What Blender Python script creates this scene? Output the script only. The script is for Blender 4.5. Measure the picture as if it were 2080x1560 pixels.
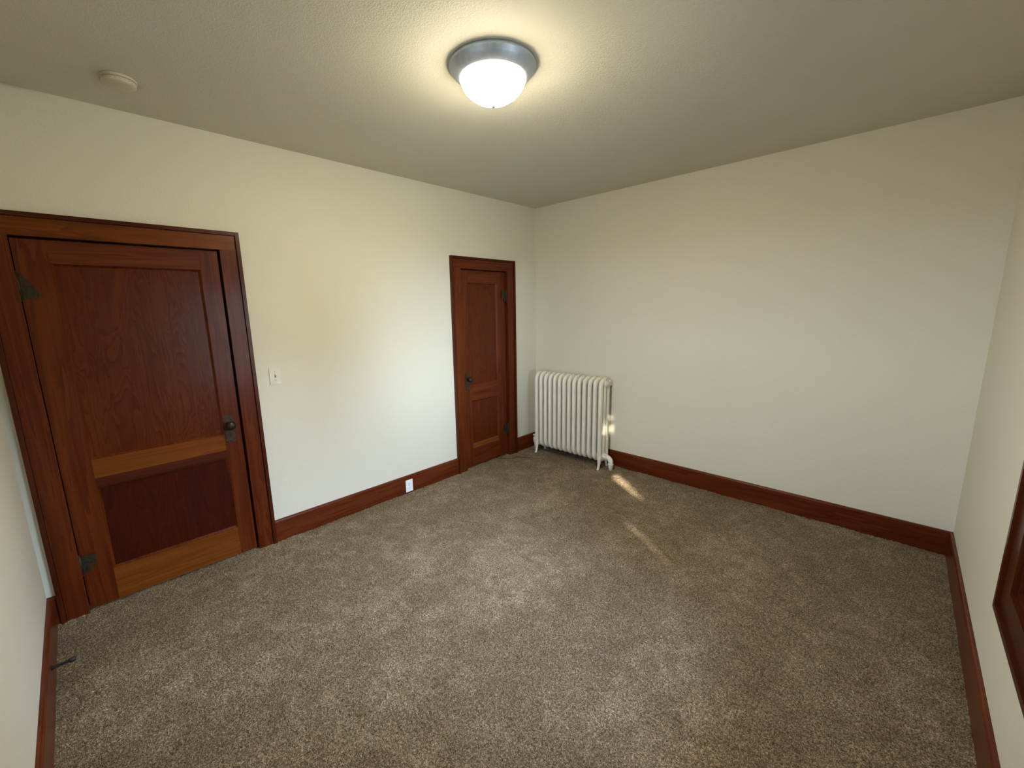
import bpy, bmesh, math, random
import numpy as np
from mathutils import Vector, Matrix

random.seed(7)
rng = np.random.default_rng(11)
for o in list(bpy.data.objects):
    bpy.data.objects.remove(o, do_unlink=True)
scene = bpy.context.scene
COL = scene.collection

# ------------------------------------------------------------------ camera
W, L, H = 3.487, 4.109, 2.723          # room: x 0..W, y -L..0, z 0..H
SKEW = 0.0169                          # the window wall runs slightly out of square
cam_d = bpy.data.cameras.new('camera')
cam = bpy.data.objects.new('camera', cam_d)
COL.objects.link(cam)
yaw, pitch, roll, f = 0.7800, -0.1832, -0.0205, 853.65
fw = Vector((-math.sin(yaw) * math.cos(pitch), math.cos(yaw) * math.cos(pitch), math.sin(pitch)))
rt = fw.cross(Vector((0, 0, 1))).normalized()
up = rt.cross(fw)
rt2 = rt * math.cos(roll) + up * math.sin(roll)
up2 = -rt * math.sin(roll) + up * math.cos(roll)
m = Matrix((rt2, up2, -fw)).transposed().to_4x4()
m.translation = Vector((3.1660, -3.8178, 1.6439))
cam.matrix_world = m
cam_d.sensor_width = 36
cam_d.lens = f / 2080 * 36
cam_d.shift_x = 24.9 / 2080
cam_d.shift_y = 4.5 / 2080
cam_d.clip_start = 0.02
scene.camera = cam

# ------------------------------------------------------------------ light
scene.view_settings.view_transform = 'Standard'
scene.view_settings.look = 'None'
scene.view_settings.gamma = 1
scene.view_settings.use_curve_mapping = False
scene.view_settings.exposure = 0.0
SKY, SUN, LAMP = 49.0, 32.0, 258.0

world = bpy.data.worlds.new('sky')
scene.world = world
world.use_nodes = True
nt = world.node_tree
nt.nodes.clear()
wo = nt.nodes.new('ShaderNodeOutputWorld')
bg = nt.nodes.new('ShaderNodeBackground')
tc = nt.nodes.new('ShaderNodeTexCoord')
sx = nt.nodes.new('ShaderNodeSeparateXYZ')
cr = nt.nodes.new('ShaderNodeValToRGB')
cr.color_ramp.elements[0].position = 0.0
cr.color_ramp.elements[0].color = (0.69, 0.85, 1.03, 1)
cr.color_ramp.elements[1].position = 0.8
cr.color_ramp.elements[1].color = (0.42, 0.62, 1.0, 1)
nt.links.new(tc.outputs['Generated'], sx.inputs[0])
nt.links.new(sx.outputs['Z'], cr.inputs[0])
nt.links.new(cr.outputs[0], bg.inputs['Color'])
bg.inputs['Strength'].default_value = SKY
nt.links.new(bg.outputs[0], wo.inputs[0])

SUN_TO = Vector((0.82, -0.57, 0.445)).normalized()      # towards the sun
sd = bpy.data.lights.new('sun', 'SUN')
sd.energy = SUN
sd.color = (1.0, 0.86, 0.66)
sd.angle = math.radians(0.53)
so = bpy.data.objects.new('sun', sd)
so.rotation_euler = SUN_TO.to_track_quat('Z', 'Y').to_euler()
so.location = (9, -7, 6)
COL.objects.link(so)


# ------------------------------------------------------------------ materials
def mat(name):
    m_ = bpy.data.materials.new(name)
    m_.use_nodes = True
    n = m_.node_tree
    b = n.nodes['Principled BSDF']
    return m_, n, b


def node(n, t, **k):
    x = n.nodes.new(t)
    for a, v in k.items():
        if a in x.inputs:
            x.inputs[a].default_value = v
        else:
            setattr(x, a, v)
    return x


def ramp(n, fac, stops):
    r = n.nodes.new('ShaderNodeValToRGB')
    e = r.color_ramp.elements
    while len(e) < len(stops):
        e.new(0.5)
    for i, (p, c) in enumerate(stops):
        e[i].position = p
        e[i].color = (*c, 1)
    n.links.new(fac, r.inputs[0])
    return r.outputs[0]


def coords(n, scale=(1, 1, 1), loc=(0, 0, 0), space='Object'):
    t = n.nodes.new('ShaderNodeTexCoord')
    mp = n.nodes.new('ShaderNodeMapping')
    mp.inputs['Scale'].default_value = scale
    mp.inputs['Location'].default_value = loc
    n.links.new(t.outputs[space], mp.inputs['Vector'])
    return mp.outputs[0]


def noise(n, vec, scale, detail=3, rough=0.5, dist=0.0):
    x = n.nodes.new('ShaderNodeTexNoise')
    x.inputs['Scale'].default_value = scale
    x.inputs['Detail'].default_value = detail
    x.inputs['Roughness'].default_value = rough
    x.inputs['Distortion'].default_value = dist
    n.links.new(vec, x.inputs['Vector'])
    return x.outputs['Fac']


def mathn(n, op, a, b=None, c=None):
    x = n.nodes.new('ShaderNodeMath')
    x.operation = op
    for i, v in enumerate((a, b, c)):
        if v is None:
            continue
        if isinstance(v, (int, float)):
            x.inputs[i].default_value = v
        else:
            n.links.new(v, x.inputs[i])
    return x.outputs[0]


def mixc(n, fac, a, b, mode='MIX'):
    x = n.nodes.new('ShaderNodeMix')
    x.data_type = 'RGBA'
    x.blend_type = mode
    for i, v in ((0, fac), (6, a), (7, b)):
        if isinstance(v, (int, float)):
            x.inputs[i].default_value = v
        elif isinstance(v, tuple):
            x.inputs[i].default_value = (*v, 1)
        else:
            n.links.new(v, x.inputs[i])
    return x.outputs[2]


def bump(n, b, h, strength, dist):
    x = n.nodes.new('ShaderNodeBump')
    x.inputs['Strength'].default_value = strength
    x.inputs['Distance'].default_value = dist
    n.links.new(h, x.inputs['Height'])
    n.links.new(x.outputs[0], b.inputs['Normal'])


def plaster(name, col, bs, bd, scale, detail=2):
    m_, n, b = mat(name)
    v = coords(n)
    mot = noise(n, v, 1.3, 3)
    c = ramp(n, mot, [(0.3, tuple(x * 0.965 for x in col)), (0.7, col)])
    fine = noise(n, v, 210, 2)
    c2 = mixc(n, mathn(n, 'MULTIPLY', fine, 0.10), c, tuple(x * 0.62 for x in col))
    n.links.new(c2, b.inputs['Base Color'])
    b.inputs['Roughness'].default_value = 0.62
    b.inputs['Specular IOR Level'].default_value = 0.3
    h = noise(n, v, scale, detail, 0.55)
    bump(n, b, h, bs, bd)
    return m_


WALLC = (0.74, 0.71, 0.605)
M_wall = plaster('cream_wall_paint', WALLC, 0.35, 0.004, 95)
M_ceil = None


def ceiling_mat():
    m_, n, b = mat('textured_ceiling_paint')
    v = coords(n)
    mot = noise(n, v, 1.1, 3)
    c = ramp(n, mot, [(0.3, (0.64, 0.61, 0.515)), (0.7, (0.67, 0.64, 0.545))])
    n.links.new(c, b.inputs['Base Color'])
    b.inputs['Roughness'].default_value = 0.7
    b.inputs['Specular IOR Level'].default_value = 0.25
    h1 = noise(n, v, 125, 3, 0.6, 0.6)
    h2 = ramp(n, h1, [(0.40, (0, 0, 0)), (0.58, (1, 1, 1))])
    bump(n, b, h2, 0.32, 0.0028)
    return m_


M_ceil = ceiling_mat()


def wood(name, axis, dark, mid, light, seed=0.0, flame=False, rough=0.30, fine=1.0):
    """varnished fir; the grain runs along axis"""
    m_, n, b = mat(name)
    sc = [9.0, 9.0, 9.0]
    sc['xyz'.index(axis)] = 0.55
    v = coords(n, tuple(sc), (seed, seed * 1.7, seed * 0.6))
    big = noise(n, v, 1.0, 4, 0.55, 0.4)
    sc2 = [s * 9 for s in sc]
    sc2['xyz'.index(axis)] = 3.0
    v2 = coords(n, tuple(sc2), (seed, seed, seed))
    fn = noise(n, v2, 1.0, 3, 0.6)
    if flame:
        sf = [8.0, 8.0, 8.0]
        sf['xyz'.index(axis)] = 1.3
        vf = coords(n, tuple(sf), (seed, seed * 2, seed))
        nf = noise(n, vf, 1.0, 2.0, 0.5, 0.7)
        rings = mathn(n, 'FRACT', mathn(n, 'MULTIPLY', nf, 17.0))
        rings = mathn(n, 'POWER', rings, 1.6)
        brk = noise(n, coords(n, (5, 5, 5)), 2.2, 3)
        g = mathn(n, 'MULTIPLY', rings, mathn(n, 'MULTIPLY_ADD', brk, 1.1, 0.15))
        g = mathn(n, 'MULTIPLY_ADD', g, 0.30, mathn(n, 'MULTIPLY', big, 0.36))
        fac = mathn(n, 'MULTIPLY_ADD', fn, 0.32, g)
        fac = mathn(n, 'SUBTRACT', 0.99, fac)
    else:
        rg = mathn(n, 'FRACT', mathn(n, 'MULTIPLY', big, 7.0))
        fac = mathn(n, 'MULTIPLY_ADD', rg, 0.22, mathn(n, 'MULTIPLY', big, 0.55))
        fac = mathn(n, 'MULTIPLY_ADD', fn, 0.38 * fine, fac)
    dark, mid, light = (tuple(q * k for q, k in zip(t, (0.74, 0.76, 0.95))) for t in (dark, mid, light))
    c = ramp(n, fac, [(0.25, dark), (0.52, mid), (0.82, light)])
    n.links.new(c, b.inputs['Base Color'])
    b.inputs['Roughness'].default_value = rough
    b.inputs['Specular IOR Level'].default_value = 0.12
    b.inputs['Coat Weight'].default_value = 0.19
    b.inputs['Coat Roughness'].default_value = 0.22
    hn = mathn(n, 'ADD', fn, noise(n, coords(n), 35, 2))
    bump(n, b, hn, 0.22, 0.0012)
    return m_


D, MI, LI = (0.052, 0.0075, 0.0018), (0.120, 0.0205, 0.0045), (0.190, 0.042, 0.009)
wz = wood('fir_upright_grain', 'z', (0.050, 0.007, 0.0013), (0.110, 0.018, 0.0028), (0.18, 0.038, 0.006), 0.0)
wy = wood('fir_level_grain', 'y', D, MI, LI, 3.0)
wx = wood('fir_level_grain_across', 'x', D, MI, LI, 5.0)
w_panel = wood('fir_flame_panel', 'z', (0.048, 0.006, 0.001), (0.100, 0.0165, 0.0022), (0.155, 0.034, 0.005), 2.3, True, 0.27)
w_panel_dark = wood('fir_flame_panel_dark', 'z', (0.026, 0.003, 0.0008), (0.052, 0.006, 0.0013), (0.080, 0.012, 0.002), 6.1, True, 0.3)
w_orange = wood('fir_honey_rail', 'y', (0.115, 0.024, 0.0028), (0.190, 0.046, 0.005), (0.26, 0.074, 0.009), 8.0)
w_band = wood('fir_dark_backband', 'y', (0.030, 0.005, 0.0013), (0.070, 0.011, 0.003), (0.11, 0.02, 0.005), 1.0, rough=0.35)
w_bandz = wood('fir_dark_backband_upright', 'z', (0.035, 0.006, 0.0015), (0.080, 0.014, 0.003), (0.13, 0.028, 0.006), 4.0, rough=0.30)
w_clos = wood('fir_closet_panel', 'z', (0.055, 0.007, 0.0013), (0.100, 0.0155, 0.0022), (0.145, 0.030, 0.005), 9.3, True, 0.33)


def plain(name, col, rough=0.5, metal=0.0, spec=0.5, nscale=0, namt=0.0, b_str=0, b_d=0.001):
    m_, n, b = mat(name)
    b.inputs['Roughness'].default_value = rough
    b.inputs['Metallic'].default_value = metal
    b.inputs['Specular IOR Level'].default_value = spec
    v = coords(n)
    t = noise(n, v, nscale or 20, 3)
    k = namt or 0.06
    c = ramp(n, t, [(0.3, tuple(x * (1 - k) for x in col)), (0.7, tuple(min(1, x * (1 + k)) for x in col))])
    n.links.new(c, b.inputs['Base Color'])
    if b_str:
        bump(n, b, t, b_str, b_d)
    return m_


M_bronze = plain('aged_bronze', (0.018, 0.010, 0.007), 0.38, 0.1, 0.35, 60, 0.45, 0.3, 0.0006)
M_bronze_l = plain('worn_bronze_plate', (0.045, 0.024, 0.010), 0.45, 0.1, 0.25, 90, 0.5, 0.3, 0.0006)
M_iron = plain('dark_iron_hinge', (0.030, 0.021, 0.010), 0.5, 0.1, 0.25, 70, 0.45, 0.3, 0.0006)
M_hole = plain('keyhole_black', (0.006, 0.005, 0.004), 0.9)
M_rad = plain('cream_radiator_enamel', (0.80, 0.78, 0.70), 0.36, 0, 0.5, 14, 0.02)
M_plastic = plain('white_plastic', (0.74, 0.71, 0.63), 0.35)
M_outlet = plain('bright_white_plastic', (0.84, 0.85, 0.88), 0.32)
M_slot = plain('socket_slot_grey', (0.30, 0.31, 0.34), 0.6)
M_slotd = plain('switch_slot_shadow', (0.16, 0.14, 0.11), 0.6)
M_smoke = plain('off_white_detector_shell', (0.60, 0.56, 0.45), 0.5)
M_nickel = plain('brushed_nickel', (0.50, 0.55, 0.68), 0.42, 0.6, 0.5, 40, 0.08)
M_cable = plain('black_cable', (0.018, 0.016, 0.013), 0.5)
M_rubber = plain('black_rubber', (0.012, 0.010, 0.010), 0.6)
M_gap = plain('dark_closet_interior', (0.02, 0.012, 0.008), 0.9)
M_grass = plain("lawn", (0.20, 0.19, 0.13), 0.9, 0, 0.2, 3, 0.35)
M_leaf = plain('dark_green_leaf', (0.035, 0.07, 0.02), 0.6, 0, 0.3, 2, 0.4)
M_bark = plain('bark', (0.07, 0.05, 0.035), 0.9, 0, 0.2, 12, 0.4, 0.6, 0.01)
M_siding = plain('exterior_siding', (0.45, 0.43, 0.39), 0.8)


def glass_mat():
    m_ = bpy.data.materials.new('window_glass')
    m_.use_nodes = True
    n = m_.node_tree
    n.nodes.clear()
    o = n.nodes.new('ShaderNodeOutputMaterial')
    mx = n.nodes.new('ShaderNodeMixShader')
    t = n.nodes.new('ShaderNodeBsdfTransparent')
    t.inputs[0].default_value = (0.95, 0.97, 0.96, 1)
    g = n.nodes.new('ShaderNodeBsdfGlossy')
    g.inputs['Roughness'].default_value = 0.0
    fr = n.nodes.new('ShaderNodeFresnel')
    fr.inputs[0].default_value = 1.45
    n.links.new(fr.outputs[0], mx.inputs[0])
    n.links.new(t.outputs[0], mx.inputs[1])
    n.links.new(g.outputs[0], mx.inputs[2])
    n.links.new(mx.outputs[0], o.inputs[0])
    return m_


M_glass = glass_mat()


def lamp_glass():
    m_, n, b = mat('lit_alabaster_glass')
    v = coords(n)
    a = noise(n, v, 7.0, 3, 0.55, 1.6)
    c = ramp(n, a, [(0.35, (1.0, 0.84, 0.57)), (0.65, (1.0, 0.90, 0.69))])
    sp_ = node(n, 'ShaderNodeSeparateXYZ')
    n.links.new(coords(n), sp_.inputs[0])
    mr = node(n, 'ShaderNodeMapRange')
    mr.inputs['From Min'].default_value = -0.062
    mr.inputs['From Max'].default_value = -0.150
    mr.inputs['To Min'].default_value = 0.035      # the bulbs sit low: the rim of the bowl glows least
    mr.inputs['To Max'].default_value = 1.0
    n.links.new(sp_.outputs['Z'], mr.inputs['Value'])
    s = mathn(n, 'MULTIPLY', mathn(n, 'MULTIPLY_ADD', a, LAMP * 1.2, LAMP * 0.4), mr.outputs[0])
    b.inputs['Base Color'].default_value = (0.85, 0.82, 0.74, 1)
    b.inputs['Roughness'].default_value = 0.35
    n.links.new(c, b.inputs['Emission Color'])
    n.links.new(s, b.inputs['Emission Strength'])
    return m_


M_lampglass = lamp_glass()


def carpet_mat():
    m_, n, b = mat('taupe_cut_pile_carpet')
    v = coords(n)
    # pile colour of single tufts
    t1 = noise(n, v, 235, 2, 0.6)
    t2 = noise(n, v, 105, 2, 0.6)
    tf = mathn(n, 'MULTIPLY_ADD', t2, 0.35, mathn(n, 'MULTIPLY', t1, 0.65))
    c = ramp(n, tf, [(0.36, (0.050, 0.035, 0.019)), (0.50, (0.190, 0.143, 0.092)), (0.64, (0.49, 0.385, 0.27))])
    # brushed pile: foot marks and vacuum strokes
    l1 = noise(n, coords(n, (1, 1, 1)), 7.5, 4, 0.68, 0.8)
    l2 = noise(n, coords(n, (1.6, 0.8, 1), (3, 1, 0)), 1.2, 2, 0.5, 0.3)
    ll = mathn(n, 'MULTIPLY_ADD', l2, 0.4, mathn(n, 'MULTIPLY', l1, 0.6))
    k = ramp(n, ll, [(0.38, (0.82, 0.78, 0.73)), (0.51, (1.0, 0.985, 0.96)), (0.61, (1.32, 1.33, 1.36))])
    c2 = mixc(n, 1.0, c, k, 'MULTIPLY')
    n.links.new(c2, b.inputs['Base Color'])
    b.inputs['Roughness'].default_value = 0.95
    b.inputs['Specular IOR Level'].default_value = 0.1
    b.inputs['Sheen Weight'].default_value = 0.05
    b.inputs['Sheen Roughness'].default_value = 0.5
    bump(n, b, t1, 0.9, 0.006)
    return m_


M_carpet = carpet_mat()


# ------------------------------------------------------------------ helpers
def tag(o, label=None, cat=None, group=None, kind=None):
    if label:
        o['label'] = label
    if cat:
        o['category'] = cat
    if group:
        o['group'] = group
    if kind:
        o['kind'] = kind
    return o


def empty(name, loc, rz=0.0):
    o = bpy.data.objects.new(name, None)
    o.location = loc
    o.rotation_euler = (0, 0, rz)
    o.empty_display_size = 0.1
    COL.objects.link(o)
    return o


def abs_loc(o):
    v = Vector((0, 0, 0))
    while o:
        v += Vector(o.location)
        o = o.parent
    return v


def obj(name, bm, material, parent=None, origin=None, smooth=False, bevel=0.0, seg=2, local=False):
    """bm is given in room coordinates unless local; links ONE mesh object"""
    if bevel:
        ed = [e for e in bm.edges if len(e.link_faces) == 2 and e.calc_face_angle(0) > 0.6]
        bmesh.ops.bevel(bm, geom=ed, offset=bevel, segments=seg, affect='EDGES', profile=0.6)
    bmesh.ops.recalc_face_normals(bm, faces=bm.faces)
    me = bpy.data.meshes.new(name)
    off = Vector((0, 0, 0))
    if origin is not None:
        off = Vector(origin)
    if parent is not None and not local:
        base = abs_loc(parent)
    else:
        base = Vector((0, 0, 0))
    if origin is None and parent is not None and not local:
        off = base
    bm.transform(Matrix.Translation(-off))
    bm.to_mesh(me)
    bm.free()
    if smooth:
        for p in me.polygons:
            p.use_smooth = True
    me.materials.append(material)
    o = bpy.data.objects.new(name, me)
    COL.objects.link(o)
    if parent is not None:
        o.parent = parent
        o.location = off - base
    else:
        o.location = off
    return o


def box(bm, x0, x1, y0, y1, z0, z1):
    vs = [bm.verts.new(p) for p in ((x0, y0, z0), (x1, y0, z0), (x1, y1, z0), (x0, y1, z0),
                                    (x0, y0, z1), (x1, y0, z1), (x1, y1, z1), (x0, y1, z1))]
    for q in ((0, 3, 2, 1), (4, 5, 6, 7), (0, 1, 5, 4), (1, 2, 6, 5), (2, 3, 7, 6), (3, 0, 4, 7)):
        bm.faces.new([vs[i] for i in q])
    return vs


def B(*a):
    bm = bmesh.new()
    box(bm, *a)
    return bm


def prism(poly, axis, a, b_, bm=None):
    """extrude a 2D polygon along axis; poly coordinates are the other two axes in xyz order"""
    bm = bm or bmesh.new()
    r = []
    for t in (a, b_):
        ring = []
        for (u, v) in poly:
            c = [u, v]
            c.insert('xyz'.index(axis), t)
            ring.append(bm.verts.new(c))
        r.append(ring)
    n = len(poly)
    bm.faces.new(r[0])
    bm.faces.new(list(reversed(r[1])))
    for i in range(n):
        bm.faces.new((r[0][i], r[0][(i + 1) % n], r[1][(i + 1) % n], r[1][i]))
    return bm


def lathe(prof, centre, axis='z', seg=48, bm=None):
    """prof: list of (radius, height) revolved about axis through centre"""
    bm = bm or bmesh.new()
    rings = []
    cx, cy, cz = centre
    for r, h in prof:
        if r < 1e-6:
            p = {'z': (cx, cy, cz + h), 'x': (cx + h, cy, cz), 'y': (cx, cy + h, cz)}[axis]
            rings.append([bm.verts.new(p)])
            continue
        ring = []
        for i in range(seg):
            a = 2 * math.pi * i / seg
            u, v = r * math.cos(a), r * math.sin(a)
            p = {'z': (cx + u, cy + v, cz + h), 'x': (cx + h, cy + u, cz + v), 'y': (cx + u, cy + h, cz + v)}[axis]
            ring.append(bm.verts.new(p))
        rings.append(ring)
    for A, C in zip(rings, rings[1:]):
        if len(A) == 1 and len(C) == 1:
            continue
        for i in range(seg):
            j = (i + 1) % seg
            if len(A) == 1:
                bm.faces.new((A[0], C[j], C[i]))
            elif len(C) == 1:
                bm.faces.new((A[i], A[j], C[0]))
            else:
                bm.faces.new((A[i], A[j], C[j], C[i]))
    if len(rings[0]) > 1:
        bm.faces.new(rings[0])
    if len(rings[-1]) > 1:
        bm.faces.new(rings[-1])
    return bm


def tube(path, rad, seg=12, closed=False, bm=None, ref=(1, 0, 0), sect=None, caps=True):
    """sweep; rad number or list; sect = (a, b) scale of the ring along ref and across"""
    bm = bm or bmesh.new()
    P = [Vector(p) for p in path]
    n = len(P)
    rings = []
    for i in range(n):
        if closed:
            t = (P[(i + 1) % n] - P[i - 1]).normalized()
        else:
            t = (P[min(i + 1, n - 1)] - P[max(i - 1, 0)]).normalized()
        u = Vector(ref) - t * t.dot(Vector(ref))
        if u.length < 1e-3:
            u = t.orthogonal()
        u.normalize()
        v = t.cross(u)
        r = rad[i] if isinstance(rad, (list, tuple)) else rad
        a, b_ = sect if sect else (1, 1)
        rings.append([bm.verts.new(P[i] + u * r * a * math.cos(2 * math.pi * k / seg) + v * r * b_ * math.sin(2 * math.pi * k / seg)) for k in range(seg)])
    rng_ = range(n) if closed else range(n - 1)
    for i in rng_:
        A, C = rings[i], rings[(i + 1) % n]
        for k in range(seg):
            bm.faces.new((A[k], A[(k + 1) % seg], C[(k + 1) % seg], C[k]))
    if not closed and caps:
        bm.faces.new(list(reversed(rings[0])))
        bm.faces.new(rings[-1])
    return bm


def arc(c, r, a0, a1, n, plane='yz', fixed=0.0):
    out = []
    for i in range(n + 1):
        a = math.radians(a0 + (a1 - a0) * i / n)
        u, v = c[0] + r * math.cos(a), c[1] + r * math.sin(a)
        out.append((fixed, u, v) if plane == 'yz' else (u, fixed, v))
    return out


# ------------------------------------------------------------------ floor
def make_floor():
    st = 0.0056
    x0, x1, y0, y1 = -0.045, 3.60, -4.115, 0.0
    nx, ny = int((x1 - x0) / st), int((y1 - y0) / st)
    X, Y = np.meshgrid(np.linspace(x0, x1, nx), np.linspace(y0, y1, ny), indexing='ij')
    X = X + rng.uniform(-.0021, .0021, X.shape)
    Y = Y + rng.uniform(-.0021, .0021, X.shape)
    Z = rng.uniform(-.0045, .0025, X.shape)
    for k in range(14):                     # soft unevenness of the pile
        a = rng.uniform(0, 6.28)
        q = rng.uniform(6, 40)
        Z += 0.0006 * np.sin(q * (X * math.cos(a) + Y * math.sin(a)) + rng.uniform(0, 6))
    V = np.stack([X, Y, Z], -1).reshape(-1, 3).astype(np.float32)
    I = np.arange(nx * ny).reshape(nx, ny)
    F = np.stack([I[:-1, :-1], I[1:, :-1], I[1:, 1:], I[:-1, 1:]], -1).reshape(-1, 4)
    me = bpy.data.meshes.new('floor')
    me.vertices.add(len(V))
    me.vertices.foreach_set('co', V.ravel())
    me.loops.add(F.size)
    me.loops.foreach_set('vertex_index', F.ravel().astype(np.int32))
    me.polygons.add(len(F))
    me.polygons.foreach_set('loop_start', (np.arange(len(F)) * 4).astype(np.int32))
    me.update(calc_edges=True)
    me.validate()
    me.materials.append(M_carpet)
    o = bpy.data.objects.new('floor', me)
    COL.objects.link(o)
    tag(o, 'taupe cut pile carpet covering the whole room floor', 'floor', kind='structure')


make_floor()

# ------------------------------------------------------------------ walls
DOOR1 = (-3.957, -3.1026, 2.030)       # leaf: y left, y right, top
DOOR2 = (-1.1262, -0.5005, 2.0163)
T = 0.16


def wall_with_holes(u0, u1, holes, z1, make):
    """strips around rectangular holes (u0,u1,z0,z1) as one bmesh"""
    bm = bmesh.new()
    cur = u0
    for (a, b_, za, zb) in sorted(holes):
        make(bm, cur, a, 0 - 0.05, z1)
        if za > 0.01:
            make(bm, a, b_, -0.05, za)
        make(bm, a, b_, zb, z1)
        cur = b_
    make(bm, cur, u1, -0.05, z1)
    return bm


JB = 0.012                                  # play around each leaf, plus jamb thickness
holes = [(DOOR1[0] - 0.02, DOOR1[1] + 0.02, 0, DOOR1[2] + 0.02),
         (DOOR2[0] - 0.02, DOOR2[1] + 0.02, 0, DOOR2[2] + 0.02)]
bm = wall_with_holes(-L - T, T, holes, H + 0.05, lambda b, a, c, z0, z1: box(b, -T, 0, a, c, z0, z1))
tag(obj('wall_left', bm, M_wall), 'cream plaster wall with both wooden doors', 'wall', kind='structure')
tag(obj('wall_back', B(0, W + 0.4, 0, T, -0.05, H + 0.05), M_wall),
    'blank cream plaster wall behind the radiator', 'wall', kind='structure')
# near wall behind the photographer, with a second window
WIN2 = (1.74, 2.25, 0.95, 2.03)
bm = wall_with_holes(0, W + 0.4, [WIN2], H + 0.05, lambda b, a, c, z0, z1: box(b, a, c, -L - T, -L, z0, z1))
tag(obj('wall_front', bm, M_wall), 'cream plaster wall running along the left edge beside the large door', 'wall', kind='structure')
# window wall, slightly out of square: built in its own frame (local y runs along the wall)
WIN1 = (-2.74, -1.705, 0.655, 2.03)
bm = wall_with_holes(-4.4, 0.0, [WIN1], H + 0.05, lambda b, a, c, z0, z1: box(b, 0, T, a, c, z0, z1))
wr = obj('wall_right', bm, M_wall)
wr.location = (W, 0, 0)
wr.rotation_euler = (0, 0, SKEW)
tag(wr, 'cream plaster wall at the right edge holding the wooden window', 'wall', kind='structure')
tag(obj('ceiling', B(-T, W + 0.45, -L - T, T, H, H + 0.12), M_ceil), 'rough textured off-white ceiling', 'ceiling', kind='structure')


# ------------------------------------------------------------------ baseboards
BH, BT = 0.162, 0.019


def bb_profile(sign, w0):
    """(offset from wall, z) board with eased top"""
    return [(w0, -0.01), (w0 + sign * BT, -0.01), (w0 + sign * BT, BH - 0.012), (w0 + sign * (BT - 0.005), BH - 0.003),
            (w0 + sign * (BT - 0.010), BH), (w0, BH)]


bl = tag(empty('baseboard_left', (0, -2.1, 0)), 'reddish brown wooden baseboard along the wall with the doors', 'baseboard', kind='structure')
for a, c in ((-2.977, -1.2517), (-0.3757, 0.0), (-L, -4.074)):
    # profile in x,z  -> prism along y expects (x,z)
    obj('board', prism(bb_profile(1, 0), 'y', a, c), wy, bl)
b2 = prism([(-o, z) for o, z in bb_profile(1, 0)], 'x', BT, W)
tag(obj('baseboard_back', b2, wx), 'reddish brown wooden baseboard running under the blank wall', 'baseboard', kind='structure')
b3 = prism([(-L + o, z) for o, z in bb_profile(1, 0)], 'x', BT, W + 0.06)
tag(obj('baseboard_front', b3, wx), 'dark wooden baseboard at the lower left edge with doorstop', 'baseboard', kind='structure')
b4 = prism([(-o, z) for o, z in bb_profile(1, 0)], 'y', -4.2, -0.004)
b4o = obj('baseboard_right', b4, wy)
b4o.location = (W, 0, 0)
b4o.rotation_euler = (0, 0, SKEW)
tag(b4o, 'wooden baseboard below the window at the lower right edge', 'baseboard', kind='structure')


# ------------------------------------------------------------------ door casings
def casing(name, leaf, outer, label, lastw, gl, gr):
    y0, y1, zt = leaf
    oy0, oy1, oz = outer
    t = tag(empty(name, (0, (y0 + y1) / 2, 0)), label, 'door casing', kind='structure')
    g = 0.008                             # dark gap over the leaf; gl and gr beside it
    th, bt, bw = 0.020, 0.033, 0.022      # casing and backband
    # flat casing boards, uprights stop under the head
    obj('casing', B(0, th, oy0 + bw, y0 - gl, -0.01, zt + g), wz, t, bevel=0.0015)
    obj('casing', B(0, th, y1 + gr, oy1 - bw, -0.01, zt + g), wz, t, bevel=0.0015)
    obj('casing', B(0, th, oy0 + bw, oy1 - bw, zt + g + 0.0005, oz - bw), w_orange if lastw else wy, t, bevel=0.0015)
    # backband round the outside
    obj('backband', B(0, bt, oy0, oy0 + bw - 0.001, -0.01, oz), w_bandz, t, bevel=0.002)
    obj('backband', B(0, bt, oy1 - bw + 0.001, oy1, -0.01, oz), w_bandz, t, bevel=0.002)
    obj('backband', B(0, bt, oy0 + bw, oy1 - bw, oz - bw + 0.001, oz), w_band, t, bevel=0.002)
    # jamb lining and stop behind the leaf
    obj('jamb', B(-T, 0.0, y0 - 0.02, y0 - gl, -0.01, zt + 0.02), wz, t)
    obj('jamb', B(-T, 0.0, y1 + gr, y1 + 0.02, -0.01, zt + 0.02), wz, t)
    obj('jamb', B(-T, 0.0, y0 - gl, y1 + gr, zt + g, zt + 0.02), wy, t)
    st = bmesh.new()
    box(st, -0.075, -0.056, y0 - gl, y0 + 0.015, 0, zt)
    box(st, -0.075, -0.056, y1 - 0.015, y1 + gr, 0, zt)
    box(st, -0.0755, -0.0555, y0 - gl, y1 + gr, zt - 0.015, zt + g)
    obj('door_stop_strip', st, wz, t)
    return t


casing('trim_1', DOOR1, (-4.074, -2.977, 2.1489), 'wide reddish wooden casing around the large door', True, 0.004, 0.012)
casing('trim_2', DOOR2, (-1.2517, -0.3757, 2.1349), 'reddish wooden casing around the narrow closet door', False, 0.005, 0.012)
hb = B(-1.3, -1.2, -4.4, 0.2, -0.05, H)
box(hb, -1.2, -T, -4.4, -4.3, -0.05, H)
box(hb, -1.2, -T, 0.1, 0.2, -0.05, H)
box(hb, -1.3, -T - 0.001, -4.4, 0.2, H, H + 0.1)
box(hb, -1.3, -T, -4.4, 0.2, -0.15, -0.05)
tag(obj('wall_hall', hb, M_gap), 'dark space behind the closed doors', 'wall', kind='structure')


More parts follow.
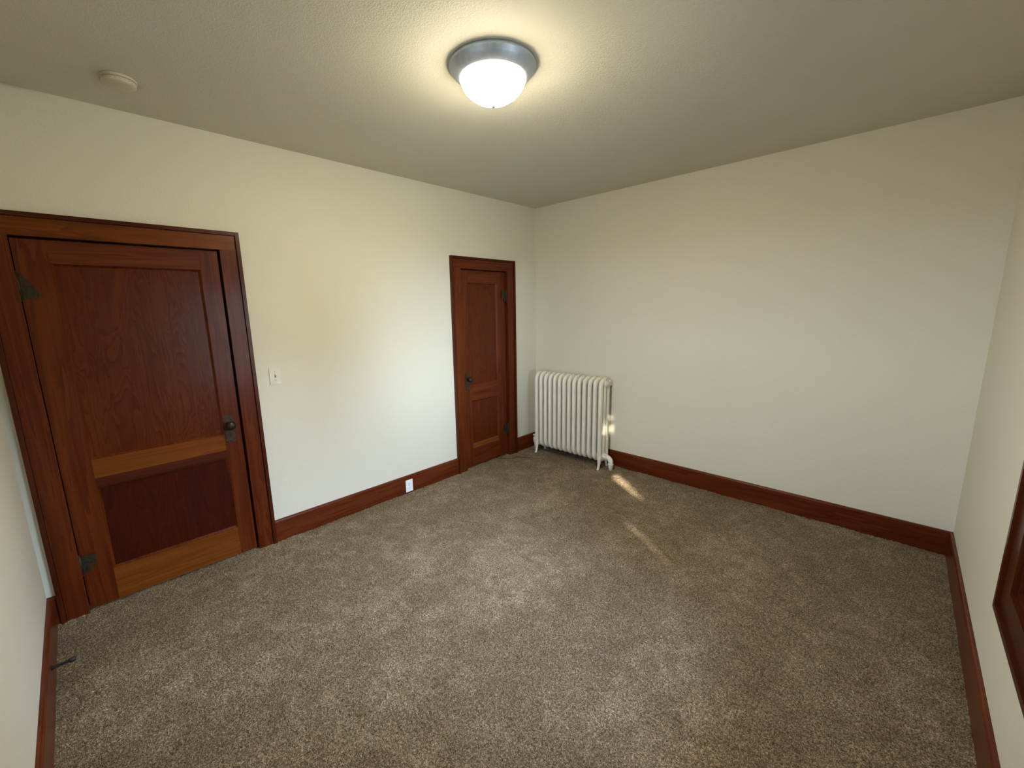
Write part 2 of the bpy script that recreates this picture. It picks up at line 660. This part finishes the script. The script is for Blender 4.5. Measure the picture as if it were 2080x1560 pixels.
# ------------------------------------------------------------------ doors
def panel_recess(y0, y1, z0, z1, xf, depth, chamfer_bottom=0.0):
    """moulded sticking around a panel opening: four sloped strips as one mesh"""
    bm = bmesh.new()
    s = 0.012
    outer = [(xf, y0, z0), (xf, y1, z0), (xf, y1, z1), (xf, y0, z1)]
    zb = z0 + s + chamfer_bottom
    inner = [(xf - depth, y0 + s, zb), (xf - depth, y1 - s, zb), (xf - depth, y1 - s, z1 - s), (xf - depth, y0 + s, z1 - s)]
    mid = [(xf - 0.003, y0 + 0.002, z0 + 0.002), (xf - 0.003, y1 - 0.002, z0 + 0.002),
           (xf - 0.003, y1 - 0.002, z1 - 0.002), (xf - 0.003, y0 + 0.002, z1 - 0.002)]
    rings = [[bm.verts.new(p) for p in r] for r in (outer, mid, inner)]
    for A, C in zip(rings, rings[1:]):
        for i in range(4):
            bm.faces.new((A[i], A[(i + 1) % 4], C[(i + 1) % 4], C[i]))
    return bm


def hinge(parent, y, zc, h, side, pointed):
    """half surface hinge: barrel at the gap, leaf plate on the door face; side=+1 plate towards +y"""
    w = 0.062
    if pointed:
        poly = [(0, -h / 2), (w, -h * 0.42), (w * 0.98, -h * 0.18), (w * 0.62, h * 0.12), (0.012, h / 2), (0, h / 2)]
    else:
        poly = [(0, -h / 2), (0.03, -h / 2), (0.036, -h * 0.22), (w, -h * 0.2), (w, h * 0.46), (0, h * 0.5)]
    bm = prism([(y + side * u, zc + v) for u, v in poly], 'x', -0.004, 0.0045)
    p = obj('hinge', bm, M_iron, parent, bevel=0.001)
    tag(p, 'dark iron hinge plate')
    b = tube([(0.009, y - side * 0.003, zc - h * 0.54), (0.009, y - side * 0.003, zc + h * 0.54)], 0.0075, 12)
    lathe([(0, -0.008), (0.006, -0.005), (0.008, 0.0)], (0.009, y - side * 0.003, zc - h * 0.54), 'z', 12, b)
    lathe([(0.008, 0.0), (0.006, 0.006), (0, 0.009)], (0.009, y - side * 0.003, zc + h * 0.54), 'z', 12, b)
    obj('hinge_barrel', b, M_iron, p, smooth=True)
    for (u, v) in ((0.02, -h * 0.3), (0.02, h * 0.15), (0.045, -h * 0.3 if pointed else 0.0)):
        s = lathe([(0.004, 0), (0.004, 0.0012), (0, 0.002)], (0.0045, y + side * u, zc + v), 'x', 10)
        obj('screw', s, M_bronze, p)


def knob(parent, yc, z0, z1, zk, xf=0.0, proj=0.062):
    w = 0.029
    pl = prism([(yc - w, z0), (yc + w, z0), (yc + w, z1), (yc - w, z1)], 'x', xf - 0.001, xf + 0.004)
    p = obj('escutcheon', pl, M_bronze_l, parent, bevel=0.0015)
    tag(p, 'aged bronze escutcheon plate')
    # raised borders top and bottom
    rim = bmesh.new()
    for za, zb in ((z0 + 0.004, z0 + 0.013), (z1 - 0.013, z1 - 0.004), (zk - 0.048, zk - 0.042)):
        box(rim, xf + 0.004, xf + 0.006, yc - w + 0.004, yc + w - 0.004, za, zb)
    obj('escutcheon_rim', rim, M_bronze_l, p, bevel=0.0008, seg=1)
    k = lathe([(0.019, 0.004), (0.019, 0.008), (0.010, 0.014), (0.009, 0.030), (0.014, 0.036), (0.024, 0.041), (0.0275, 0.048),
               (0.0270, 0.056), (0.022, 0.062), (0.012, 0.0655), (0.0, 0.0665)], (xf, yc, zk), 'x', 36)
    obj('knob', k, M_bronze, p, smooth=True)
    kh = lathe([(0.005, 0), (0.005, 0.0016), (0, 0.0018)], (xf + 0.004, yc, zk - 0.064), 'x', 14)
    box(kh, xf + 0.004, xf + 0.0057, yc - 0.0022, yc + 0.0022, zk - 0.078, zk - 0.064)
    obj('keyhole', kh, M_hole, p)


def door(name, leaf, panels, lockside, label, xf, mats, reflection_strip):
    y0, y1, zt = leaf
    (py0, py1, up0, up1, lo0, lo1) = panels
    t = tag(empty(name, (0, (y0 + y1) / 2, 0)), label, 'door', kind='structure')
    th = 0.045
    zb = 0.012
    m_st, m_rail, m_mid, m_up, m_lo, m_bot = mats
    obj('stile', B(xf - th, xf, y0, py0, zb, zt - 0.004), m_st, t, bevel=0.0012)
    obj('stile', B(xf - th, xf, py1, y1, zb, zt - 0.004), m_st, t, bevel=0.0012)
    obj('rail', B(xf - th, xf, py0, py1, up1, zt - 0.004), m_rail, t, bevel=0.0006)
    if reflection_strip:
        r = obj('rail', B(xf - th, xf, py0, py1, lo1 + 0.058, up0), m_mid, t, bevel=0.0008)
        tag(r, 'honey coloured lock rail')
        r = obj('rail', B(xf - th, xf - 0.0008, py0, py1, lo1, lo1 + 0.058), w_band, t, bevel=0.0008)  # reflection in the varnish put into the colour as a darker strip
        tag(r, 'lower strip of the lock rail coloured dark for a reflection')
    else:
        obj('rail', B(xf - th, xf, py0, py1, lo1, up0), m_mid, t, bevel=0.0008)
    rb = obj('rail', B(xf - th, xf, py0, py1, zb, lo0), m_bot, t, bevel=0.0008)
    dep = 0.013
    obj('panel', B(xf - dep - 0.008, xf - dep, py0 + 0.006, py1 - 0.006, up0 + 0.006, up1 - 0.006), m_up, t)
    obj('panel', B(xf - dep - 0.008, xf - dep, py0 + 0.006, py1 - 0.006, lo0 + 0.006, lo1 - 0.006), m_lo, t)
    obj('panel_moulding', panel_recess(py0, py1, up0, up1, xf, dep), m_st, t)
    obj('panel_moulding', panel_recess(py0, py1, lo0, lo1, xf, dep), m_st, t)
    if not reflection_strip:
        sl = prism([(xf - dep, lo0 + 0.004), (xf - 0.0015, lo0 + 0.004), (xf - dep, lo0 + 0.055)], 'y', py0 + 0.004, py1 - 0.004)
        tag(obj('sloped_sill', sl, w_orange, t), 'honey coloured sloped strip')
    return t


d1 = door('door_1', DOOR1, (-3.835, -3.201, 0.866, 1.913, 0.205, 0.700), 1,
          'large reddish brown two-panel wooden door at the left edge', 0.0,
          (wz, wy, w_orange, w_panel, w_panel_dark, w_orange), True)
hinge(d1, -3.957, 1.797, 0.125, 1, True)
hinge(d1, -3.957, 0.285, 0.105, 1, False)
knob(d1, -3.166, 0.808, 0.990, 0.925, 0.0)
d2 = door('door_2', DOOR2, (-1.022, -0.630, 0.875, 1.895, 0.200, 0.712), -1,
          'narrow reddish brown closet door beside the radiator corner', -0.008,
          (wz, wy, wy, w_clos, w_clos, wy), False)
hinge(d2, -0.5005, 1.775, 0.115, -1, False)
hinge(d2, -0.5005, 0.315, 0.115, -1, False)
knob(d2, -1.070, 0.835, 1.010, 0.945, -0.008)


# ------------------------------------------------------------------ windows
def window(name, loc, rz, hole, label):
    """local frame: wall face at x=0, room towards -x, wall along y"""
    y0, y1, z0, z1 = hole
    t = tag(empty(name, loc, rz), label, 'window', kind='structure')
    cw, th, bt, bw = 0.122, 0.020, 0.033, 0.022
    L_ = dict(parent=t, local=True)
    oy0, oy1, oz0, oz1 = y0 - cw, y1 + cw, z0 - cw, z1 + cw

    def mitre(a, b_, c, d, x0, x1):
        bm = bmesh.new()
        lo = [bm.verts.new((x0, *p)) for p in (a, b_, c, d)]
        hi = [bm.verts.new((x1, *p)) for p in (a, b_, c, d)]
        bm.faces.new(lo)
        bm.faces.new(hi)
        for i in range(4):
            bm.faces.new((lo[i], lo[(i + 1) % 4], hi[(i + 1) % 4], hi[i]))
        return bm

    def frame(nm, o, i, x0, x1, mz, my, bev):
        (a0, a1, c0, c1), (b0, b1, e0, e1) = o, i
        obj(nm, mitre((a1, c0), (b1, e0), (b1, e1), (a1, c1), x0, x1), mz, bevel=bev, **L_)
        obj(nm, mitre((a0, c0), (b0, e0), (b0, e1), (a0, c1), x0, x1), mz, bevel=bev, **L_)
        obj(nm, mitre((a0, c0), (a1, c0), (b1, e0), (b0, e0), x0, x1), my, bevel=bev, **L_)
        obj(nm, mitre((a0, c1), (a1, c1), (b1, e1), (b0, e1), x0, x1), my, bevel=bev, **L_)

    frame('casing', (oy0 + bw, oy1 - bw, oz0 + bw, oz1 - bw), (y0, y1, z0, z1), 0.0, -th, w_bandz, w_band, 0.0015)
    frame('backband', (oy0, oy1, oz0, oz1), (oy0 + bw, oy1 - bw, oz0 + bw, oz1 - bw), 0.0, -bt, w_bandz, w_band, 0.002)
    frame('jamb', (y0, y1, z0, z1), (y0 + 0.014, y1 - 0.014, z0 + 0.014, z1 - 0.014), -0.004, T, w_bandz, w_band, 0.001)
    frame('stop_bead', (y0 + 0.014, y1 - 0.014, z0 + 0.014, z1 - 0.014), (y0 + 0.028, y1 - 0.028, z0 + 0.028, z1 - 0.028),
          0.035, 0.05, wz, wy, 0.002)
    zm = (z0 + z1) / 2
    for k, (za, zb, xa) in enumerate(((z0 + 0.02, zm + 0.02, 0.052), (zm - 0.02, z1 - 0.02, 0.092))):
        s = bmesh.new()
        a, c = y0 + 0.018, y1 - 0.018
        sw = 0.045
        box(s, xa, xa + 0.035, a, a + sw, za, zb)
        box(s, xa, xa + 0.035, c - sw, c, za, zb)
        box(s, xa, xa + 0.035, a + sw, c - sw, za, za + (0.07 if k == 0 else 0.04))
        box(s, xa, xa + 0.035, a + sw, c - sw, zb - 0.04, zb)
        so_ = obj('sash', s, wz, bevel=0.001, **L_)
        g = B(xa + 0.015, xa + 0.019, a + sw - 0.004, c - sw + 0.004, za + 0.03, zb - 0.03)
        pane = obj('pane', g, M_glass, so_, local=True)
    # portal so the daylight is sampled through the opening
    pl = bpy.data.lights.new(name + '_portal', 'AREA')
    pl.shape = 'RECTANGLE'
    pl.size, pl.size_y = (y1 - y0), (z1 - z0)
    pl.cycles.is_portal = True
    po = bpy.data.objects.new('daylight_portal', pl)
    po.parent = t
    po.location = (T + 0.02, (y0 + y1) / 2, (z0 + z1) / 2)
    po.rotation_euler = Matrix(((0, 0, 1), (1, 0, 0), (0, 1, 0))).to_euler()   # light looks along -x
    COL.objects.link(po)
    return t


window('window_1', (W, 0, 0), SKEW, WIN1, 'dark reddish wooden framed window at the right edge')
# second window: local y axis runs along room x
window('window_2', (0, -L, 0), -math.pi / 2, WIN2, 'wooden framed window in the wall behind the photographer')


# ------------------------------------------------------------------ radiator
def radiator():
    y_f, y_r, zb, zt = -0.246, -0.062, 0.072, 0.946
    pitch_, x0 = 0.0629, 0.193
    t = tag(empty('radiator', (0.62, -0.15, 0)), 'cream painted cast iron column radiator standing in the corner', 'radiator')
    rw, rd = 0.0198, 0.029           # half widths of a column along x and y

    def sect_mesh():
        bm = bmesh.new()
        yf, yr = y_f + rd, y_r - rd
        R_ = 0.066
        z_lo, z_hi = zb + rd, zt - rd
        R2 = 0.060
        path = []
        path += arc((yf + R_, z_hi - R_), R_, 180, 90, 8)
        path += arc((yr - R_, z_hi - R_), R_, 90, 0, 8)[0:]
        path += arc((yr - R2, z_lo + R2), R2, 0, -90, 8)
        path += arc((yf + R2, z_lo + R2), R2, -90, -180, 8)
        clean = [path[0]]
        for q in path[1:]:
            if (Vector(q) - Vector(clean[-1])).length > 1e-4:
                clean.append(q)
        tube(clean, 1.0, 16, True, bm, sect=(rw, rd))
        ym = (yf + yr) / 2
        tube([(0, ym, z_lo), (0, ym, z_lo + .05), (0, ym, z_hi - .05), (0, ym, z_hi)], 1.0, 14, False, bm, sect=(rw * 0.93, 0.027))
        # thin webs closing the arches at top and bottom
        for za, zz in ((z_hi - 0.07, z_hi), (z_lo, z_lo + 0.055)):
            box(bm, -rw * 0.62, rw * 0.62, yf, yr, za, zz)
        # nipples to the neighbour section
        for zc in (z_hi - 0.035, z_lo + 0.03):
            for dx in ((-rw * 0.3, pitch_ / 2),):
                lathe([(0.027, -pitch_ / 2), (0.027, pitch_ / 2)], (0, ym, zc), 'x', 18, bm)
        return bm

    first = None
    for i in range(14):
        x = x0 + i * pitch_
        if first is None:
            s = obj('section', sect_mesh(), M_rad, t, origin=(0, 0, 0), smooth=True)
            s.location = Vector((x, 0, 0)) - Vector(t.location)
            first = s
        else:
            s = first.copy()
            COL.objects.link(s)
            s.parent = t
            s.location = Vector((x, 0, 0)) - Vector(t.location)
    # four cast feet under the end sections
    for i in (0, 13):
        x = x0 + i * pitch_
        for (ys, sg) in ((y_f + 0.024, -1), (y_r - 0.024, 1)):
            p = [(x, ys, 0.16), (x, ys, 0.115), (x, ys + sg * 0.000, 0.07), (x, ys + sg * 0.006, 0.035), (x, ys + sg * 0.016, 0.012), (x, ys + sg * 0.020, -0.002)]
            obj('leg', tube(p, [0.020, 0.0205, 0.016, 0.0125, 0.0125, 0.0155], 14, ref=(1, 0, 0)), M_rad, t, smooth=True)
    xe = x0 + 13 * pitch_
    ym = (y_f + y_r) / 2
    # end plugs on the last section
    for zc, r in ((0.885, 0.030), (0.128, 0.032)):
        bm = lathe([(r, 0), (r, 0.010), (r * 0.8, 0.014), (0.012, 0.015), (0.012, 0.022), (0, 0.022)], (xe + 0.018, ym, zc), 'x', 6 if zc < 0.5 else 24)
        obj('plug', bm, M_rad, t)
    av = lathe([(0.007, 0), (0.007, 0.006), (0.010, 0.007), (0.010, 0.017), (0, 0.019)], (xe + 0.012, y_r - 0.030, 0.905), 'x', 12)
    obj('air_vent', av, M_rad, t, smooth=True)
    # return pipe: union, elbow, riser into the floor
    c = (xe + 0.075, 0.100)
    path = [(xe + 0.02, ym, 0.128), (xe + 0.045, ym, 0.128)]
    path += [(xe + 0.045 + 0.05 * math.sin(math.radians(a)), ym, 0.078 + 0.05 * math.cos(math.radians(a))) for a in range(10, 91, 16)]
    path += [(xe + 0.095, ym, 0.05), (xe + 0.095, ym, -0.01)]
    obj('pipe', tube(path, [0.019, 0.021, 0.024, 0.025, 0.025, 0.025, 0.025, 0.024, 0.0235, 0.019][:len(path) - 1] + [0.019], 18, ref=(0, 1, 0)), M_rad, t, smooth=True)
    for px, pz, ax in ((xe + 0.044, 0.128, 'x'), ):
        obj('pipe_nut', lathe([(0.029, -0.009), (0.031, -0.006), (0.031, 0.006), (0.029, 0.009)], (px, ym, pz), 'x', 8), M_rad, t)
    obj('pipe_collar', lathe([(0.026, -0.008), (0.028, -0.004), (0.028, 0.006), (0.026, 0.009)], (xe + 0.095, ym, 0.060), 'z', 20), M_rad, t, smooth=True)
    # supply valve at the far end
    xv = x0 - 0.075
    v = tube([(x0 - 0.02, ym, 0.128), (x0 - 0.05, ym, 0.128)], 0.018, 14, ref=(0, 1, 0))
    lathe([(0.017, -0.138), (0.017, -0.05), (0.026, -0.040), (0.028, 0.0), (0.026, 0.022), (0.015, 0.030), (0.008, 0.034), (0.008, 0.050)],
          (xv, ym, 0.128), 'z', 20, v)
    vo = obj('valve', v, M_rad, t, smooth=True)
    hd = lathe([(0.012, 0.0), (0.030, 0.002), (0.032, 0.007), (0.028, 0.012), (0.010, 0.013)], (xv, ym, 0.170), 'z', 16)
    obj('valve_handle', hd, M_rad, vo, smooth=True)


radiator()


# ------------------------------------------------------------------ ceiling lamp
def ceiling_light():
    cx, cy = 1.667, -2.306
    t = tag(empty('ceiling_light', (cx, cy, H)), 'lit flush ceiling light with brushed nickel pan and frosted glass bowl', 'ceiling light')
    pan = lathe([(0.188, 0.0), (0.195, -0.003), (0.196, -0.012), (0.193, -0.018), (0.188, -0.022), (0.184, -0.030), (0.180, -0.034),
                 (0.170, -0.046), (0.158, -0.056), (0.151, -0.060), (0.148, -0.058), (0.144, -0.040)], (cx, cy, H), 'z', 72)
    tag(obj('pan', pan, M_nickel, t, smooth=True), 'brushed nickel pan')
    bowl = lathe([(0.146, -0.052), (0.150, -0.058), (0.149, -0.066), (0.142, -0.082), (0.129, -0.102), (0.108, -0.122), (0.081, -0.139),
                  (0.050, -0.150), (0.020, -0.154), (0.0, -0.1545)], (cx, cy, H), 'z', 72)
    tag(obj('glass_bowl', bowl, M_lampglass, t, smooth=True), 'glowing frosted glass bowl')
    fin = lathe([(0.004, -0.150), (0.0150, -0.153), (0.0165, -0.159), (0.012, -0.166), (0.0075, -0.172), (0.0, -0.175)], (cx, cy, H), 'z', 24)
    tag(obj('finial', fin, M_nickel, t, smooth=True), 'small nickel finial')


ceiling_light()

# ------------------------------------------------------------------ smoke detector
sx_, sy_ = 0.405, -3.492
sm = tag(empty('smoke_detector', (sx_, sy_, H)), 'round off-white smoke detector on the ceiling above the large door', 'smoke detector')
obj('mounting_base', lathe([(0.066, 0), (0.069, -0.003), (0.069, -0.010), (0.066, -0.012)], (sx_, sy_, H), 'z', 48), M_smoke, sm, smooth=False)
obj('cover', lathe([(0.060, -0.012), (0.064, -0.014), (0.0645, -0.026), (0.060, -0.030), (0.046, -0.033), (0.020, -0.034), (0, -0.034)],
                   (sx_, sy_, H), 'z', 48), M_smoke, sm, smooth=True)
slots = bmesh.new()
for k in range(24):
    a = 2 * math.pi * k / 24
    lathe([(0.0018, -0.0008), (0.0018, 0.0008)], (sx_ + 0.0642 * math.cos(a), sy_ + 0.0648 * math.sin(a), H - 0.021), 'z', 6, slots)
tag(obj('vent_slots', slots, M_slotd, sm), kind='stuff')

# ------------------------------------------------------------------ switch and outlet
ycs, zcs = -2.853, 1.211
sp = tag(empty('light_switch', (0, ycs, zcs)), 'cream light switch plate on the wall right of the large door', 'light switch')
pl = prism([(ycs - 0.0365, zcs - 0.058), (ycs + 0.0365, zcs - 0.058), (ycs + 0.0365, zcs + 0.058), (ycs - 0.0365, zcs + 0.058)], 'x', -0.001, 0.007)
obj('plate', pl, M_plastic, sp, bevel=0.003)
obj('toggle_slot', B(0.0068, 0.0074, ycs - 0.005, ycs + 0.005, zcs - 0.012, zcs + 0.012), M_slotd, sp)
tg = prism([(0.006, zcs - 0.004), (0.018, zcs + 0.007), (0.016, zcs + 0.012), (0.006, zcs + 0.006)], 'y', ycs - 0.0038, ycs + 0.0038)
obj('toggle', tg, M_plastic, sp, bevel=0.0006)
for dz in (-0.03, 0.03):
    obj('screw', lathe([(0.0035, 0), (0.003, 0.0012), (0, 0.0014)], (0.0068, ycs, zcs + dz), 'x', 12), M_slot, sp)

yo, zo = -1.854 + 0.012, 0.068
ou = tag(empty('wall_outlet', (BT, yo, zo)), 'white duplex outlet set in the baseboard between the doors', 'outlet')
obj('plate', B(BT - 0.002, BT + 0.006, yo - 0.036, yo + 0.036, zo - 0.056, zo + 0.056), M_outlet, ou, bevel=0.0025)
for dz in (-0.0195, 0.0195):
    face = lathe([(0.0165, 0.0), (0.0165, 0.0018), (0.015, 0.0026), (0, 0.0026)], (BT + 0.006, yo, zo + dz), 'x', 20)
    fo = obj('socket', face, M_outlet, ou)
    sl = bmesh.new()
    box(sl, BT + 0.0084, BT + 0.0089, yo - 0.0075, yo - 0.0052, zo + dz - 0.001, zo + dz + 0.008)
    box(sl, BT + 0.0084, BT + 0.0089, yo + 0.0052, yo + 0.0075, zo + dz - 0.001, zo + dz + 0.008)
    lathe([(0.0028, 0), (0.0028, 0.0005)], (BT + 0.0084, yo, zo + dz - 0.008), 'x', 10, sl)
    obj('slots', sl, M_slot, fo)
obj('screw', lathe([(0.003, 0), (0.0026, 0.001), (0, 0.0012)], (BT + 0.006, yo, zo), 'x', 12), M_slot, ou)

# ------------------------------------------------------------------ door stop on the left baseboard
ds = tag(empty('door_stop', (0.585, -L + BT, 0.105)), 'dark spring doorstop sticking out of the lower left baseboard', 'doorstop')
xs, zs = 0.585, 0.105
yb = -L + BT
coil = []
for k in range(0, 14 * 10):
    a = 2 * math.pi * k / 10
    coil.append((xs + 0.0055 * math.cos(a), yb + 0.006 + 0.052 * k / 140, zs + 0.0055 * math.sin(a)))
obj('spring', tube(coil, 0.0016, 6, ref=(0, 1, 0)), M_rubber, ds, smooth=True)
obj('mount', lathe([(0.011, -0.002), (0.011, 0.003), (0.006, 0.008), (0.0, 0.008)], (xs, yb, zs), 'y', 16), M_bronze, ds)
obj('rubber_tip', lathe([(0.0, 0.056), (0.008, 0.056), (0.0105, 0.060), (0.0105, 0.074), (0.008, 0.078), (0, 0.078)], (xs, yb, zs), 'y', 16), M_rubber, ds, smooth=True)

# ------------------------------------------------------------------ cable on the carpet
cp = [(-0.078, -0.690), (-0.032, -0.681), (0.026, -0.665), (0.086, -0.628), (0.125, -0.579), (0.145, -0.515), (0.206, -0.472), (0.252, -0.446), (0.275, -0.425)]
pts = []
for i in range(len(cp) - 1):
    p0 = Vector(cp[max(i - 1, 0)])
    p1, p2 = Vector(cp[i]), Vector(cp[i + 1])
    p3 = Vector(cp[min(i + 2, len(cp) - 1)])
    for s in range(6):
        u = s / 6
        q = 0.5 * ((2 * p1) + (-p0 + p2) * u + (2 * p0 - 5 * p1 + 4 * p2 - p3) * u * u + (-p0 + 3 * p1 - 3 * p2 + p3) * u ** 3)
        pts.append((q.x, q.y, 0.0045))
pts.append((0.275, -0.425, 0.001))
cb = obj('cable', tube(pts, 0.0028, 8, ref=(0, 0, 1)), M_cable, smooth=True)
tag(cb, 'thin black cable lying on the carpet from under the closet door', 'cable')

# ------------------------------------------------------------------ outside
tag(obj('ground', B(-30, 40, -40, 30, -0.9, -0.6), M_grass), 'lawn around the house outside the windows', 'lawn', kind='structure')


def tree(name, base, centre, R_, nleaf, label, beams=(), size=0.075):
    t = tag(empty(name, base), label, 'tree', group='added trees outside the window')
    bx, by, bz = base
    cx, cy, cz = centre
    obj('trunk', tube([(bx, by, bz - .05), (bx, by, bz + .6), ((bx + cx) / 2, (by + cy) / 2, (bz + cz) / 2), (cx, cy, cz)],
                      [0.16, 0.12, 0.09, 0.04], 10), M_bark, t, smooth=True)
    V, F = [], []
    c = Vector(centre)
    while len(F) < nleaf:
        d = Vector((random.gauss(0, 1), random.gauss(0, 1), random.gauss(0, 1))).normalized()
        p = c + d * R_ * random.random() ** 0.45
        if p.z < bz + 0.5:
            continue
        bad = False
        for (q, rad) in beams:
            w = p - q
            if (w - SUN_TO * w.dot(SUN_TO)).length < rad + size * 0.55:
                bad = True
                break
        if bad:
            continue
        u = Vector((random.gauss(0, 1), random.gauss(0, 1), random.gauss(0, 1))).normalized()
        v = u.orthogonal().normalized()
        s = size * random.uniform(0.7, 1.3)
        i = len(V)
        V += [p - u * s, p + v * s * 0.5, p + u * s, p - v * s * 0.5]
        F.append((i, i + 1, i + 2, i + 3))
    me = bpy.data.meshes.new('foliage')
    me.from_pydata([tuple(v - Vector(base)) for v in V], [], F)
    me.materials.append(M_leaf)
    o = bpy.data.objects.new('foliage', me)
    COL.objects.link(o)
    o.parent = t
    o['kind'] = 'stuff'


# leaf gaps shaped along sun rays aimed at carpet, radiator and wall
beams = []
for s in range(9):
    u = s / 8
    beams.append((Vector((1.62 + (1.20 - 1.62) * u, -0.55 + (-0.24 + 0.55) * u, 0)), 0.012 if u < .5 else 0.03))
for s in range(6):
    u = s / 5
    beams.append((Vector((1.82 + 0.35 * u, -1.03 - 0.21 * u, 0)), 0.035))
for z in (0.36, 0.44, 0.55):
    beams.append((Vector((1.06, -0.03, z)), 0.010))
for z in (0.33, 0.41, 0.50):
    beams.append((Vector((1.03, -0.15, z)), 0.008))
win_c = Vector((W + 0.03, -2.2, 1.35))
tc_ = win_c + SUN_TO * 5.0
tree('added_blocker_tree', (tc_.x + 0.3, tc_.y, -0.6), tuple(tc_), 1.75, 15000, 'unseen leafy tree added to block the low sun', beams)  # unseen tree added to block the sun except through the shaped gaps
for x, y, r_, lab in ((13.5, 3.0, 2.2, 'round added horizon tree just left of the view axis of the right window'), (14.0, -1.2, 2.0, 'smallest added horizon tree straight outside the right window'),
                      (12.5, -9.5, 2.3, 'added horizon tree farthest behind the leafy sun-blocking tree'), (14.5, 7.5, 2.4, 'largest added horizon tree farthest from the sun-blocking tree')):
    tree('added_blocker_tree', (x, y, -0.6), (x, y, 1.6), r_, 2500, lab, (), 0.22)  # unseen trees added to block the low sky
